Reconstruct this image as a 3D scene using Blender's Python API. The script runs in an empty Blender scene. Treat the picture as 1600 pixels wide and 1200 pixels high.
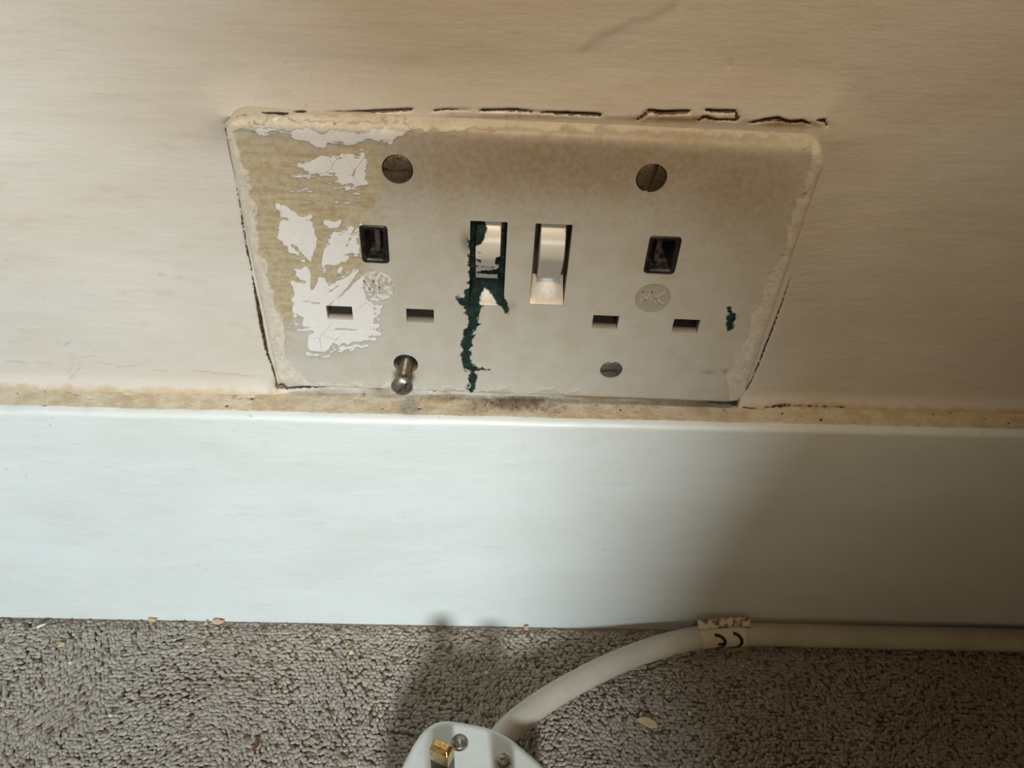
import bpy, bmesh, math, random
import numpy as np
from mathutils import Vector, Matrix
random.seed(4); rng = np.random.default_rng(4)
S = bpy.context.scene
MM = 0.001
# ---------------------------------------------------------------- camera (solved from the socket's standard 22.2 mm pin spacing)
F = 1150.0
CAM = np.array([-3.449, -164.31, 269.81])            # millimetres, floor (carpet top) = 0, socket face at y = 0
RX, RY, RZ = 0.849182, -0.0287817, 0.00354793
def _rot():
    c, s = math.cos, math.sin
    X = np.array([[1,0,0],[0,c(RX),-s(RX)],[0,s(RX),c(RX)]])
    Y = np.array([[c(RY),0,s(RY)],[0,1,0],[-s(RY),0,c(RY)]])
    Z = np.array([[c(RZ),-s(RZ),0],[s(RZ),c(RZ),0],[0,0,1]])
    return Z @ Y @ X
RM = _rot()
def U(px, py, axis='y', v=0.0):
    """point (mm) on the plane axis = v seen at photo pixel px, py"""
    d = RM @ np.array([(px-800)/F, (600-py)/F, -1.0])
    k = 'xyz'.index(axis)
    return CAM + (v-CAM[k])/d[k]*d
def PX(P):
    d = (np.asarray(P, float)-CAM) @ RM
    return np.stack([800+F*d[..., 0]/-d[..., 2], 600-F*d[..., 1]/-d[..., 2]], -1)
cam = bpy.data.cameras.new('camera'); co = bpy.data.objects.new('camera', cam); S.collection.objects.link(co)
m = Matrix([[*RM[0]], [*RM[1]], [*RM[2]]]).to_4x4(); m.translation = Vector(CAM*MM); co.matrix_world = m
cam.sensor_width = 36; cam.lens = F/1600*36; cam.clip_start = 0.005; cam.clip_end = 50
S.camera = co
# ---------------------------------------------------------------- light
w = bpy.data.worlds.new('world'); S.world = w; w.use_nodes = True
bg = w.node_tree.nodes['Background']                 # dim warm room, brighter round the sides than overhead, a little cooler to the left
_t = w.node_tree; _c = _t.nodes.new('ShaderNodeTexCoord'); _s = _t.nodes.new('ShaderNodeSeparateXYZ'); _t.links.new(_c.outputs['Generated'], _s.inputs[0])
_a = _t.nodes.new('ShaderNodeMapRange'); _t.links.new(_s.outputs['Z'], _a.inputs[0])
for _i, _v in enumerate((0.0, 0.50, 0.42, 0.0)): _a.inputs[_i+1].default_value = _v
_t.links.new(_a.outputs[0], bg.inputs[1])
_b = _t.nodes.new('ShaderNodeMapRange'); _t.links.new(_s.outputs['X'], _b.inputs[0])
for _i, _v in enumerate((-0.8, 0.5, 0.0, 1.0)): _b.inputs[_i+1].default_value = _v
_m = _t.nodes.new('ShaderNodeMix'); _m.data_type = 'RGBA'; _t.links.new(_b.outputs[0], _m.inputs[0])
_m.inputs[6].default_value = (1.0, 0.80, 0.58, 1); _m.inputs[7].default_value = (1.0, 0.70, 0.33, 1); _t.links.new(_m.outputs[2], bg.inputs[0])
LD = Vector((-6.0, 63.6, -32.3)).normalized()       # direction the daylight travels
sun = bpy.data.lights.new('daylight', 'SUN'); sun.energy = 3.15; sun.angle = math.radians(8); sun.color = (0.88, 0.98, 1.02)
so = bpy.data.objects.new('daylight', sun); S.collection.objects.link(so)
so.rotation_euler = LD.to_track_quat('-Z', 'Y').to_euler(); so.location = -LD*1.6
S.view_settings.view_transform = 'Standard'; S.view_settings.look = 'None'
S.view_settings.exposure = 0.0; S.view_settings.gamma = 1.0
try: S.view_settings.use_curve_mapping = False
except Exception: pass
al = bpy.data.lights.new('warm_fill_spot', 'SPOT'); al.energy = 21.0; al.color = (1.0, 0.78, 0.52); al.spot_size = math.radians(41); al.spot_blend = 1.0; al.shadow_soft_size = 0.05  # added warm spot without a known fixture, brightens the upper wall
ao = bpy.data.objects.new('warm_fill_spot', al); S.collection.objects.link(ao); ao.location = (-0.02, -0.40, 0.86)
ao.rotation_euler = (Vector((-0.01, 0.0, 0.42))-ao.location).to_track_quat('-Z', 'Y').to_euler()
# ---------------------------------------------------------------- helpers
def sr(r, g, b):
    f = lambda c: (c/255/12.92 if c/255 <= .04045 else ((c/255+.055)/1.055)**2.4)
    return (f(r), f(g), f(b), 1)
class NT:
    """small node-graph writer"""
    def __init__(s, name):
        s.m = bpy.data.materials.new(name); s.m.use_nodes = True; s.t = s.m.node_tree
        s.b = s.t.nodes['Principled BSDF']; s.tc = s.t.nodes.new('ShaderNodeTexCoord')
    def n(s, ty, **k):
        x = s.t.nodes.new(ty)
        for a, v in k.items(): setattr(x, a, v)
        return x
    def put(s, sock, v):
        if isinstance(v, bpy.types.NodeSocket): s.t.links.new(v, sock)
        elif v is not None: sock.default_value = v
    def attr(s, name): return s.n('ShaderNodeAttribute', attribute_name=name).outputs['Fac']
    def math(s, op, a, b=0.5, c=None, clamp=False):
        x = s.n('ShaderNodeMath', operation=op, use_clamp=clamp); s.put(x.inputs[0], a); s.put(x.inputs[1], b)
        if c is not None: s.put(x.inputs[2], c)
        return x.outputs[0]
    def noise(s, scale, detail=4, rough=.55, stretch=(1,1,1), dist=0.0):
        mp = s.n('ShaderNodeMapping'); s.t.links.new(s.tc.outputs['Object'], mp.inputs[0]); mp.inputs['Scale'].default_value = stretch
        x = s.n('ShaderNodeTexNoise'); s.t.links.new(mp.outputs[0], x.inputs['Vector'])
        x.inputs['Scale'].default_value = scale; x.inputs['Detail'].default_value = detail
        x.inputs['Roughness'].default_value = rough; x.inputs['Distortion'].default_value = dist
        return x.outputs['Fac']
    def voro(s, scale, feature='DISTANCE_TO_EDGE', stretch=(1,1,1)):
        mp = s.n('ShaderNodeMapping'); s.t.links.new(s.tc.outputs['Object'], mp.inputs[0]); mp.inputs['Scale'].default_value = stretch
        x = s.n('ShaderNodeTexVoronoi', feature=feature); s.t.links.new(mp.outputs[0], x.inputs['Vector'])
        x.inputs['Scale'].default_value = scale
        return x.outputs['Distance']
    def rng(s, v, a, b, c=0.0, d=1.0):
        x = s.n('ShaderNodeMapRange', interpolation_type='SMOOTHSTEP'); s.put(x.inputs[0], v)
        for i, q in enumerate((a, b, c, d)): s.put(x.inputs[i+1], q)
        return x.outputs[0]
    def mix(s, f, a, b):
        x = s.n('ShaderNodeMix', data_type='RGBA'); s.put(x.inputs[0], f); s.put(x.inputs[6], a); s.put(x.inputs[7], b)
        return x.outputs[2]
    def bump(s, h, dist=.0003, strength=1.0, nrm=None):
        x = s.n('ShaderNodeBump'); x.inputs['Strength'].default_value = strength; x.inputs['Distance'].default_value = dist
        s.put(x.inputs['Height'], h)
        if nrm is not None: s.put(x.inputs['Normal'], nrm)
        return x.outputs[0]
    def out(s, col=None, rough=None, nrm=None, metal=None, spec=None):
        s.put(s.b.inputs['Base Color'], col); s.put(s.b.inputs['Roughness'], rough)
        s.put(s.b.inputs['Metallic'], metal); s.put(s.b.inputs['Normal'], nrm); s.put(s.b.inputs['Specular IOR Level'], spec)
        return s.m
def link(name, verts, faces, mat, parent=None, smooth=True, attrs=None):
    """verts in mm, world frame"""
    me = bpy.data.meshes.new(name)
    me.from_pydata([tuple(v) for v in (np.asarray(verts, float)*MM)], [], [tuple(int(i) for i in f) for f in faces])
    if attrs:
        for k, a in attrs.items():
            at = me.attributes.new(k, 'FLOAT', 'POINT'); at.data.foreach_set('value', np.asarray(a, np.float32))
    me.validate(); me.update()
    if smooth: me.polygons.foreach_set('use_smooth', [True]*len(me.polygons))
    me.materials.append(mat)
    o = bpy.data.objects.new(name, me); S.collection.objects.link(o)
    if parent: o.parent = parent; o.matrix_parent_inverse = Matrix.Translation(-parent.location)
    return o
def empty(name, loc, label, cat, group=None):
    o = bpy.data.objects.new(name, None); S.collection.objects.link(o); o.location = Vector(loc)*MM
    o.empty_display_size = .01; o['label'] = label; o['category'] = cat
    if group: o['group'] = group
    return o
def tag(o, label, cat, group=None):
    o['label'] = label; o['category'] = cat
    if group: o['group'] = group
    return o
def fix_normals(o):
    bm = bmesh.new(); bm.from_mesh(o.data); bmesh.ops.recalc_face_normals(bm, faces=bm.faces); bm.to_mesh(o.data); bm.free()
def bevel(o, wd, seg=3, ang=40):
    b = o.modifiers.new('bevel', 'BEVEL'); b.width = wd*MM; b.segments = seg; b.limit_method = 'ANGLE'; b.angle_limit = math.radians(ang)
    b.harden_normals = False
    return o
# 2-D distance helpers in photo pixels: paint and dirt traced where they lie on the surfaces
def seg_d(P, line, wid=None):
    """distance to polyline minus local half width"""
    d = np.full(P.shape[:-1], 1e9)
    for k in range(len(line)-1):
        a = np.array(line[k], float); b = np.array(line[k+1], float); ab = b[:2]-a[:2]
        t = np.clip(((P-a[:2]) @ ab)/(ab @ ab+1e-9), 0, 1)
        q = np.linalg.norm(P-a[:2]-t[..., None]*ab, axis=-1)
        if len(a) > 2: q = q-(a[2]+(b[2]-a[2])*t)
        elif wid: q = q-wid
        d = np.minimum(d, q)
    return d
def poly_d(P, poly):
    """signed distance, negative inside"""
    d = seg_d(P, [p[:2] for p in poly]+[poly[0][:2]])
    x, y = P[..., 0], P[..., 1]; ins = np.zeros(x.shape, bool)
    n = len(poly)
    for i in range(n):
        x1, y1 = poly[i]; x2, y2 = poly[(i+1) % n]
        c = ((y1 > y) != (y2 > y)) & (x < (x2-x1)*(y-y1)/((y2-y1) or 1e-9)+x1)
        ins ^= c
    return np.where(ins, -d, d)
def soft(d, wdt): return np.clip(.5-d/(2*wdt), 0, 1)
def vnoise(P, sc, seed=0):
    """smooth value noise on the last two coordinates"""
    r = np.random.default_rng(seed); T = r.random((256, 256)); Q = P/sc
    i = np.floor(Q).astype(int); f = Q-i; f = f*f*(3-2*f); a = i[..., 0] % 256; b = i[..., 1] % 256; a1 = (a+1) % 256; b1 = (b+1) % 256
    return (T[a, b]*(1-f[..., 0])*(1-f[..., 1])+T[a1, b]*f[..., 0]*(1-f[..., 1])+T[a, b1]*(1-f[..., 0])*f[..., 1]+T[a1, b1]*f[..., 0]*f[..., 1])
def fbm(P, sc, seed=0, o=4): return sum(vnoise(P+37.7*k, sc/2**k, seed+k)*.5**k for k in range(o))/sum(.5**k for k in range(o))

# ---------------------------------------------------------------- big shell: wall, skirting board, floor, added slab that blocks part of the daylight
YW, YS, ZS = 6.0, -5.0, 114.7                        # wall plane, skirting face, skirting top
# cracks and grime lines around the socket and over the skirting (pixels, half width)
CRK = [
 [(352,190,.8),(357,225,1.0),(364,262,1.3),(372,310,1.0),(379,352,1.5),(386,392,1.7),(392,425,1.2),(398,455,1.6),(404,486,3.2),(411,520,3.0),(418,556,2.0),(426,580,1.6),(434,606,1.6)],
 [(352,190,.8),(358,183,1.0),(372,180,.6),(408,177,1.0)], [(408,177,1.6),(430,178,2.2),(470,174,1.5),(494,172,.9)], [(502,174,1.4),(540,171,2.2),(600,169,2.4),(645,167,2.0)],
 [(678,169,1.4),(700,166,1.2),(735,167,.9)], [(752,168,1.8),(800,167,2.2),(830,170,1.8)], [(838,170,1.0),(880,172,2.6),(935,174,2.8)],
 [(996,182,2.0),(1012,169,2.6),(1030,171,3.6),(1073,171,3.0)], [(1100,168,2.0),(1120,170,2.6),(1145,169,2.6),(1150,178,3.0),(1146,183,2)],
 [(1088,184,1.2),(1098,178,2.8),(1115,182,1.6),(1146,182,1.6)], [(1170,187,1.2),(1190,183,3.0),(1212,181,3.6),(1232,186,2.4),(1250,184,2.8),(1262,188,1)],
 [(1273,183,1.5),(1285,183,2.6),(1288,191,2.2)],
 [(1232,430,.7),(1219,468,1.3),(1205,507,1.6),(1190,547,1.6),(1176,583,1.3),(1165,603,1.0),(1158,612,1)],
 [(1158,628,1.8),(1176,629,1.8)], [(1193,629,1.2),(1230,628,1.5)], [(1230,628,.6),(1262,629,.6),(1320,631,.9)], [(1262,632,1.6),(1253,638,1.3)],
 [(432,604,1.8),(440,603,3.2),(452,608,1.4)],
]
seam = [[(450,607,2),(520,604,2),(545,602,1.5)],[(585,606,2.6),(603,606,3.2)],[(648,606,2.2),(662,608,2.6),(680,611,2.0)],[(765,611,1.4),(778,611,1.6)],[(812,612,1.6),(850,612,1.8),(878,613,1.2)],[(955,614,2),(966,616,2)],[(1000,617,1.6),(1060,621,2),(1120,625,3),(1147,624,3.5)]]
def crack_field(P): return np.min([seg_d(P, c) for c in CRK+seam], 0)
# dark specks and hair scratches on wall / skirting (pixels)
SPK = [(1140,99,3.2),(393,623,2.6),(58,600,1.6),(108,612,1.8),(118,616,1.6),(765,236,1.4),(1222,645,2.6),(1337,658,1.8),(1491,641,2.6),(1577,660,2.0),
       (355,634,1.8),(300,631,1.6),(199,617,1.8),(143,622,1.4),(655,637,2),(643,618,1.4),(1283,655,2.4),(70,632,1.6),(375,623,1.4),(1020,434,1.6)]
HAIR = [[(100,538),(112,552),(116,566),(106,583),(112,590)],[(86,534),(100,540),(110,533)],[(110,590),(128,575)],[(687,655),(690,642)],
        [(38,732),(41,745),(45,749)],[(108,566),(112,575)],[(235,425),(262,432),(300,436)],[(150,566),(168,570),(176,569)],[(186,571),(196,574),(214,571)],[(238,576),(246,580),(260,581)],[(305,577),(330,580),(352,586),(398,587)],[(12,565),(40,567)],[(58,566),(84,571)]]
def wall_attrs(V):
    P = PX(V); W = P+np.stack([fbm(P, 26, 5)-.5, fbm(P, 26, 9)-.5], -1)*7
    g = soft(crack_field(P+(W-P)*.35)+.3, 1.6)
    for (x, y, r) in SPK: g = np.maximum(g, soft(np.hypot(W[..., 0]-x, (W[..., 1]-y)*1.2)-r, 1.5)*.95)
    h = np.zeros(len(V))
    for l in HAIR: h = np.maximum(h, soft(seg_d(W, l, .2), 1.3)*(.25+.5*fbm(P, 14, 93)))
    # grime around the socket and along the dusty ledge
    brown = np.zeros(len(V))
    scuff = soft(seg_d(W, [(908,80,1),(935,60,4),(985,36,3),(1020,25,2.5),(1052,9,2)]), 8)*.7
    for (x, y, rx, ry, a) in [(1060,180,110,9,.5),(1230,188,70,9,.5),(800,176,160,8,.35),(540,176,110,6,.2),(440,600,30,12,.4)]:
        brown = np.maximum(brown, a*np.exp(-((P[..., 0]-x)/rx)**2-((P[..., 1]-y)/ry)**2))
    return dict(crack=g, hair=np.maximum(h, scuff*.55), brown=brown, fillet=soft(poly_d(P, [(350,178),(420,168),(900,158),(1290,172),(1310,215),(1240,440),(1160,620),(1215,440),(1262,250),(1262,195),(400,185)]), 75))
def gridlines(breaks):
    out = []
    for (a, b, st) in breaks:
        n = max(1, int(round((b-a)/st))); out += list(np.linspace(a, b, n, endpoint=False))
    out.append(breaks[-1][1]); return np.array(out)
gx = gridlines([(-900,-240,20),(-240,-170,2.5),(-170,-78,1.0),(-78,-62,.35),(-62,58,.7),(58,80,.35),(80,170,1.0),(170,260,2.5),(260,900,20)])
gz = gridlines([(ZS-4,ZS+14,.5),(ZS+14,196,.8),(196,212,.3),(212,245,.9),(245,320,3),(320,1400,40)])
XX, ZZ = np.meshgrid(gx, gz, indexing='ij')
V = np.stack([XX.ravel(), np.full(XX.size, YW), ZZ.ravel()], 1)
A = wall_attrs(V)
lump = (fbm(np.stack([V[:, 0], V[:, 2]*2.2], 1), 60, 3)-.5)*.9+(fbm(np.stack([V[:, 0], V[:, 2]], 1), 9, 8)-.5)*.12
P_ = PX(V)
V[:, 1] += -lump + A['crack']*.8 - (A['fillet']**2*(3-2*A['fillet']))*3.4
_l = np.stack([math.cos(-.0196)*(V[:, 0]-1.13)+math.sin(-.0196)*(V[:, 2]-161.5), -math.sin(-.0196)*(V[:, 0]-1.13)+math.cos(-.0196)*(V[:, 2]-161.5)], 1)
inbox = (np.abs(_l[:, 0]) < 67.5) & (_l[:, 1] < 38.8) & (_l[:, 1] > -38.0); V[:, 1] = np.where(inbox, 30.0, V[:, 1])
# paint fillet where wall meets skirting, ragged
fz = np.clip(1-(V[:, 2]-ZS)/(4.5+2*fbm(V[:, [0, 2]], 12, 4)), 0, 1); fz = fz*(1-.78*np.clip((74-np.abs(V[:, 0]-1))/9, 0, 1)); V[:, 1] -= 2.2*fz**2
def gridfaces(nx, nz):
    a = np.arange(nx*nz).reshape(nx, nz)
    return np.stack([a[:-1, :-1].ravel(), a[1:, :-1].ravel(), a[1:, 1:].ravel(), a[:-1, 1:].ravel()], 1)
A['foot'] = fz; _u = (np.abs(V[:, 0]-1) < 70) & (V[:, 2] < ZS+8); A['brown'] = np.where(_u, np.clip(.9*(fbm(V[:, [0, 2]], 7, 55)-.38)+.55*np.clip((V[:, 0]-5)/25, 0, 1)+.1, 0, 1), A['brown'])
def paint_mat(name, base, tint2, warm):
    t = NT(name)
    big = t.noise(14, 4, .6, (1,1,2.6)); fine = t.noise(90, 5, .6, (1,1,3.4)); brush = t.noise(260, 4, .6, (.16,1,3.6)); grain = t.noise(2600, 2, .5)
    c = t.mix(t.rng(big, .32, .72), base, tint2)
    c = t.mix(t.math('MULTIPLY', t.rng(fine, .54, .74), .34), c, warm)
    c = t.mix(t.math('MULTIPLY', t.rng(grain, .4, .62), .10), c, (base[0]*.62, base[1]*.60, base[2]*.58, 1))
    spots = t.math('MULTIPLY', t.rng(t.noise(330, 3, .5, (1,1,2.2)), .69, .76), t.rng(t.noise(23, 2), .5, .62))
    c = t.mix(t.math('MULTIPLY', spots, .35), c, sr(96, 74, 52))
    return t, c, brush, fine, grain
def wall_mat():
    t, c, brush, fine, grain = paint_mat('old gloss wall paint', sr(202,198,191), sr(196,188,176), sr(186,170,146))
    n2 = t.noise(420, 5, .7)
    c = t.mix(t.rng(t.math('ADD', t.attr('brown'), t.math('MULTIPLY_ADD', n2, .5, -.25)), .1, .6), c, sr(150,122,86))
    c = t.mix(t.math('MULTIPLY', t.attr('hair'), 1.0, clamp=True), c, sr(96,84,72))
    f = t.attr('foot')
    lf = t.rng(t.math('MULTIPLY_ADD', t.noise(300, 5, .7), .9, f), 1.05, 1.5)
    c = t.mix(t.math('MULTIPLY', lf, .75), c, sr(178,152,112))
    k = t.rng(t.math('MULTIPLY_ADD', t.math('SUBTRACT', t.noise(900, 4, .7), .5), 1.7, t.attr('crack')), .40, .66)
    c = t.mix(k, c, t.mix(t.rng(t.noise(300, 3), .4, .6), sr(52,34,20), sr(86,60,38)))
    n = t.bump(brush, .00011, .55); n = t.bump(fine, .0006, .35, n); n = t.bump(n2, .00016, .5, n)
    n = t.bump(k, .0006, .8, n)
    return t.out(c, t.rng(t.noise(60), .3, .7, .36, .52), n, spec=.45)
o = link('wall_back', V, gridfaces(len(gx), len(gz)), wall_mat(), attrs=A); o['kind'] = 'structure'

# skirting board: one swept profile, rounded front arris, dusty sloping ledge back to the wall
prof = [(YS+.3, -6)]+[(YS, z) for z in np.linspace(-2, ZS-3.0, 60)]
prof += [(YS+1.9-1.9*math.cos(a), ZS-2.6+1.9*math.sin(a)) for a in np.linspace(.15, 1.35, 9)]
prof += [(y, ZS-.62+.09*(y-YS-1.6)) for y in np.linspace(YS+1.9, YW+3.0, 40)]
prof = np.array(prof); sxs = gridlines([(-900,-240,20),(-240,-180,2.5),(-180,180,.8),(180,260,2.5),(260,900,20)])
V = np.array([(x, y, z) for x in sxs for (y, z) in prof])
P = PX(V); ledge = np.clip((V[:, 1]-(YS+1.7))/1.4, 0, 1)*(V[:, 2] > ZS-2)
Aw = wall_attrs(V); Aw['ledge'] = ledge
gr = np.zeros(len(V))
for (x, y, rx, ry, a) in [(800,630,85,15,.9),(700,622,50,13,.55),(850,636,50,13,.7),(560,625,70,14,.35),(1290,634,45,9,.5),(1000,632,150,12,.28),(470,618,40,12,.35),(390,622,50,10,.4),(740,638,20,12,.6),(620,628,220,24,.30),(980,636,190,20,.34)]:
    gr = np.maximum(gr, a*np.exp(-((P[:, 0]-x)/rx)**2-((P[:, 1]-y)/ry)**2))
Aw['grime'] = gr*ledge
# broken paint seam running under the socket's lower edge
Aw['crack'] = np.maximum(Aw['crack']*ledge, soft(np.min([seg_d(P, q) for q in seam], 0), 1.5))
wp = np.maximum(soft(seg_d(P, [(440,606,4),(560,604,4.5),(640,606,3),(700,611,4.5),(760,610,5),(830,613,4),(905,616,3)]), 5), soft(seg_d(P, [(965,618,3),(985,619,3.5),(1003,619,2)]), 5))
Aw['flake'] = wp*ledge
dents = np.array([(-27,3),(24,2)])
lump = (fbm(np.stack([V[:, 0]*.6, V[:, 2]*1.3], 1), 70, 31)-.5)*.9*(1-ledge)
V[:, 1] -= lump*np.clip(V[:, 2]/20, .2, 1)
V[:, 2] += ledge*((fbm(V[:, :2], 14, 21)-.5)*.7+(fbm(V[:, :2], 3, 25)-.5)*.25) + Aw['flake']*.7 - Aw['crack']*.8
V[:, 1] += (V[:, 2] > ZS-4)*(1-ledge)*(fbm(V[:, [0, 2]], 16, 41)-.5)*.5
def skirt_mat():
    t, c, brush, fine, grain = paint_mat('white gloss skirting paint', sr(222,228,228), sr(214,219,216), sr(204,206,194))
    n1 = t.noise(520, 5, .72); n2 = t.noise(170, 4, .6, (1,1,1)); n3 = t.noise(1500, 3, .7)
    dust = t.mix(t.rng(n2, .35, .68), sr(208,199,178), sr(188,172,144))
    dust = t.mix(t.math('MULTIPLY', t.rng(n3, .5, .72), .25), dust, sr(140,116,86))
    L = t.rng(t.math('MULTIPLY_ADD', t.math('SUBTRACT', n1, .5), 1.0, t.attr('ledge')), .3, .75)
    c = t.mix(L, c, dust)
    G = t.rng(t.math('MULTIPLY_ADD', t.math('SUBTRACT', n1, .5), 1.3, t.attr('grime')), .18, .95)
    c = t.mix(t.math('MULTIPLY', G, .85), c, sr(88,66,46))
    sp = t.math('MULTIPLY', t.rng(t.math('MULTIPLY_ADD', t.attr('grime'), .05, t.noise(700, 3, .5, (1,.7,1))), .69, .74), L)
    c = t.mix(sp, c, sr(52,36,24))
    c = t.mix(t.rng(t.math('MULTIPLY_ADD', t.math('SUBTRACT', n1, .5), 1.6, t.attr('flake')), .42, .6), c, sr(228,222,208))
    c = t.mix(t.math('MULTIPLY', t.attr('hair'), .9), c, sr(90,78,68))
    k = t.rng(t.math('MULTIPLY_ADD', t.math('SUBTRACT', t.noise(1000, 4, .7), .5), 1.0, t.attr('crack')), .4, .6)
    c = t.mix(k, c, sr(50,30,18))
    n = t.bump(brush, .00010, .6); n = t.bump(fine, .0006, .3, n); n = t.bump(t.math('MULTIPLY', n1, L), .0006, .8, n)
    return t.out(c, t.math('MULTIPLY_ADD', L, .4, .38, clamp=True), n, spec=.45)
o = link('baseboard_back', V, gridfaces(len(sxs), len(prof)), skirt_mat(), attrs=Aw); o['kind'] = 'structure'

# floor under the pile
def backing():
    t = NT('carpet backing'); return t.out(t.mix(t.noise(400), sr(120,106,90), sr(152,138,120)), .95)
o = link('floor', [(-900,-1500,-1.55),(900,-1500,-1.55),(900,10,-1.55),(-900,10,-1.55)], [(0,1,2,3)], backing(), smooth=False); o['kind'] = 'structure'

# added unseen slab behind the camera, its edge cut to shape the daylight's shadow
def occ(px, py, yo):
    q = U(px, py, 'y', 0.0); k = (yo-0.0)/LD.y
    return q+np.array([LD.x*k, LD.y*k, LD.z*k])
YO = -620.0
edge = [(60,-380),(150,-60),(340,170),(660,320),(930,410),(1065,520),(1050,640),(980,760),(925,900),(890,1010)]
E2 = [occ(x, y, YO) for x, y in edge]
E2[-1][2] = -3.0
E2 = [(-900.0, YO, E2[0][2]+260)]+[tuple(q) for q in E2]
top = [(900.0, YO, -3.0), (900.0, YO, 1400.0), (-900.0, YO, 1400.0)]
loop = E2+top; n = len(loop)
V = np.array([(x, YO, z) for (x, y, z) in loop]+[(x, YO-30, z) for (x, y, z) in loop])
fs = [tuple(range(n)), tuple(range(2*n-1, n-1, -1))]+[(i, (i+1) % n, n+(i+1) % n, n+i) for i in range(n)]
tt = NT('blocker surface'); pm = tt.out(tt.mix(tt.noise(8), sr(206,186,156), sr(196,176,146)), .8)
o = link('daylight_blocker', V, fs, pm, smooth=False); o['kind'] = 'structure'; fix_normals(o)

# ---------------------------------------------------------------- carpet pile: thousands of small twisted tufts
def ico():
    bm = bmesh.new(); bmesh.ops.create_icosphere(bm, subdivisions=1, radius=1)
    v = np.array([q.co[:] for q in bm.verts]); f = np.array([[a.index for a in q.verts] for q in bm.faces]); bm.free(); return v, f
iv, jf = ico()
def carpet():
    st = 1.46; pts = []
    xs = np.arange(-330, 340, st); ys = np.arange(-205, YS-.6, st*.92)
    X, Y = np.meshgrid(xs, ys, indexing='ij'); X = X+(np.arange(len(ys)) % 2)*st/2
    X = X+rng.normal(0, .26, X.shape)+(fbm(np.stack([X, Y], -1), 22, 61)-.5)*3; Y = Y+rng.normal(0, .24, Y.shape)+(fbm(np.stack([X, Y], -1), 18, 71)-.5)*3
    X, Y = X.ravel(), Y.ravel(); k = Y < YS-.9; X, Y = X[k], Y[k]
    k = rng.random(len(X)) > .03; X, Y = X[k], Y[k]; N = len(X)
    # direction the pile lies, changing in patches
    ang = (fbm(np.stack([X, Y], -1), 40, 81)-.5)*5+rng.normal(0, .45, N)
    left = np.clip((-40-X)/60, 0, 1)
    r1 = .78+rng.random(N)*.30; el = 1.05+rng.random(N)*.5+left*.7*fbm(np.stack([X, Y], -1), 25, 88); r2 = .50+rng.random(N)*.18
    z0 = -1.0+rng.normal(0, .17, N)-1.0*np.clip((Y-(YS-5))/4, 0, 1)
    ca, sa = np.cos(ang), np.sin(ang); tilt = rng.normal(.35, .3, N)
    B = iv[None]*np.stack([r1*el, r1*.95, r2*1.6], 1)[:, None]
    B = B*(1+rng.normal(0, .12, (N, len(iv), 1)))
    B[..., 0] += B[..., 2]*tilt[:, None]
    Vx = B[..., 0]*ca[:, None]-B[..., 1]*sa[:, None]+X[:, None]; Vy = B[..., 0]*sa[:, None]+B[..., 1]*ca[:, None]+Y[:, None]
    Vy = np.minimum(Vy, YS-.15)
    Vz = B[..., 2]+z0[:, None]
    V = np.stack([Vx, Vy, Vz], -1).reshape(-1, 3)
    Fc = (jf[None]+np.arange(N)[:, None, None]*len(iv)).reshape(-1, 3)
    sh = np.repeat(rng.random(N), len(iv)); dp = np.clip((V[:, 2]+2.6)/2.6, 0, 1)
    dirt = np.repeat(np.clip((fbm(np.stack([X, Y], -1), 16, 91)-.35)*2, 0, 1), len(iv))
    return V, Fc, dict(shade=sh, patch=dirt)
def carpet_mat():
    t = NT('taupe carpet yarn'); s = t.attr('shade')
    c = t.mix(s, sr(194,183,168), sr(224,215,202)); c = t.mix(t.rng(s, .9, 1.0), c, sr(232,222,206)); c = t.mix(t.rng(s, .08, .03), c, sr(140,122,104))
    c = t.mix(t.math('MULTIPLY', t.attr('patch'), .3), c, sr(156,142,124))
    f = t.noise(2300, 4, .7, (1,1,.5)); c = t.mix(t.math('MULTIPLY', t.rng(f, .36, .66), .5), c, sr(140,124,106)); c = t.mix(t.rng(t.noise(420, 3), .55, .75, 0, .3), c, sr(110,94,76))
    return t.out(c, .95, t.bump(f, .0007, 1.0), spec=.1)
V, Fc, A = carpet()
me = bpy.data.meshes.new('carpet'); me.vertices.add(len(V)); me.vertices.foreach_set('co', (V*MM).astype(np.float32).ravel())
me.loops.add(Fc.size); me.loops.foreach_set('vertex_index', Fc.astype(np.int32).ravel())
me.polygons.add(len(Fc)); me.polygons.foreach_set('loop_start', np.arange(0, Fc.size, 3, dtype=np.int32))
me.update(calc_edges=True)
for k, a in A.items():
    at = me.attributes.new(k, 'FLOAT', 'POINT'); at.data.foreach_set('value', a.astype(np.float32))
me.polygons.foreach_set('use_smooth', [True]*len(me.polygons)); me.materials.append(carpet_mat())
o = bpy.data.objects.new('carpet', me); S.collection.objects.link(o); tag(o, 'taupe brown twisted-pile carpet running up to the white skirting board', 'carpet'); o['kind'] = 'stuff'

# ================================================================= double socket outlet
PHI = -0.0196; X0 = 1.13; Z0 = 161.5                 # the plate hangs about one degree clockwise
cphi, sphi = math.cos(PHI), math.sin(PHI)
def loc2w(L):
    L = np.asarray(L, float); o_ = np.empty_like(L)
    o_[..., 0] = X0+cphi*L[..., 0]-sphi*L[..., 2]; o_[..., 1] = L[..., 1]; o_[..., 2] = Z0+sphi*L[..., 0]+cphi*L[..., 2]; return o_
def w2loc(Wp):
    d = np.asarray(Wp, float)-np.array([X0, 0, Z0]); return np.array([cphi*d[0]+sphi*d[2], d[1], -sphi*d[0]+cphi*d[2]])
def PL(px, py, y=0.0): return w2loc(U(px, py, 'y', y))
HX, ZT, ZB = 70.3, 41.6, -40.6
sock = empty('socket_outlet', loc2w(np.array([0, YW, ZB])), 'old cream double wall socket with two switches, set above the skirting and smeared with paint', 'socket')
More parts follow.
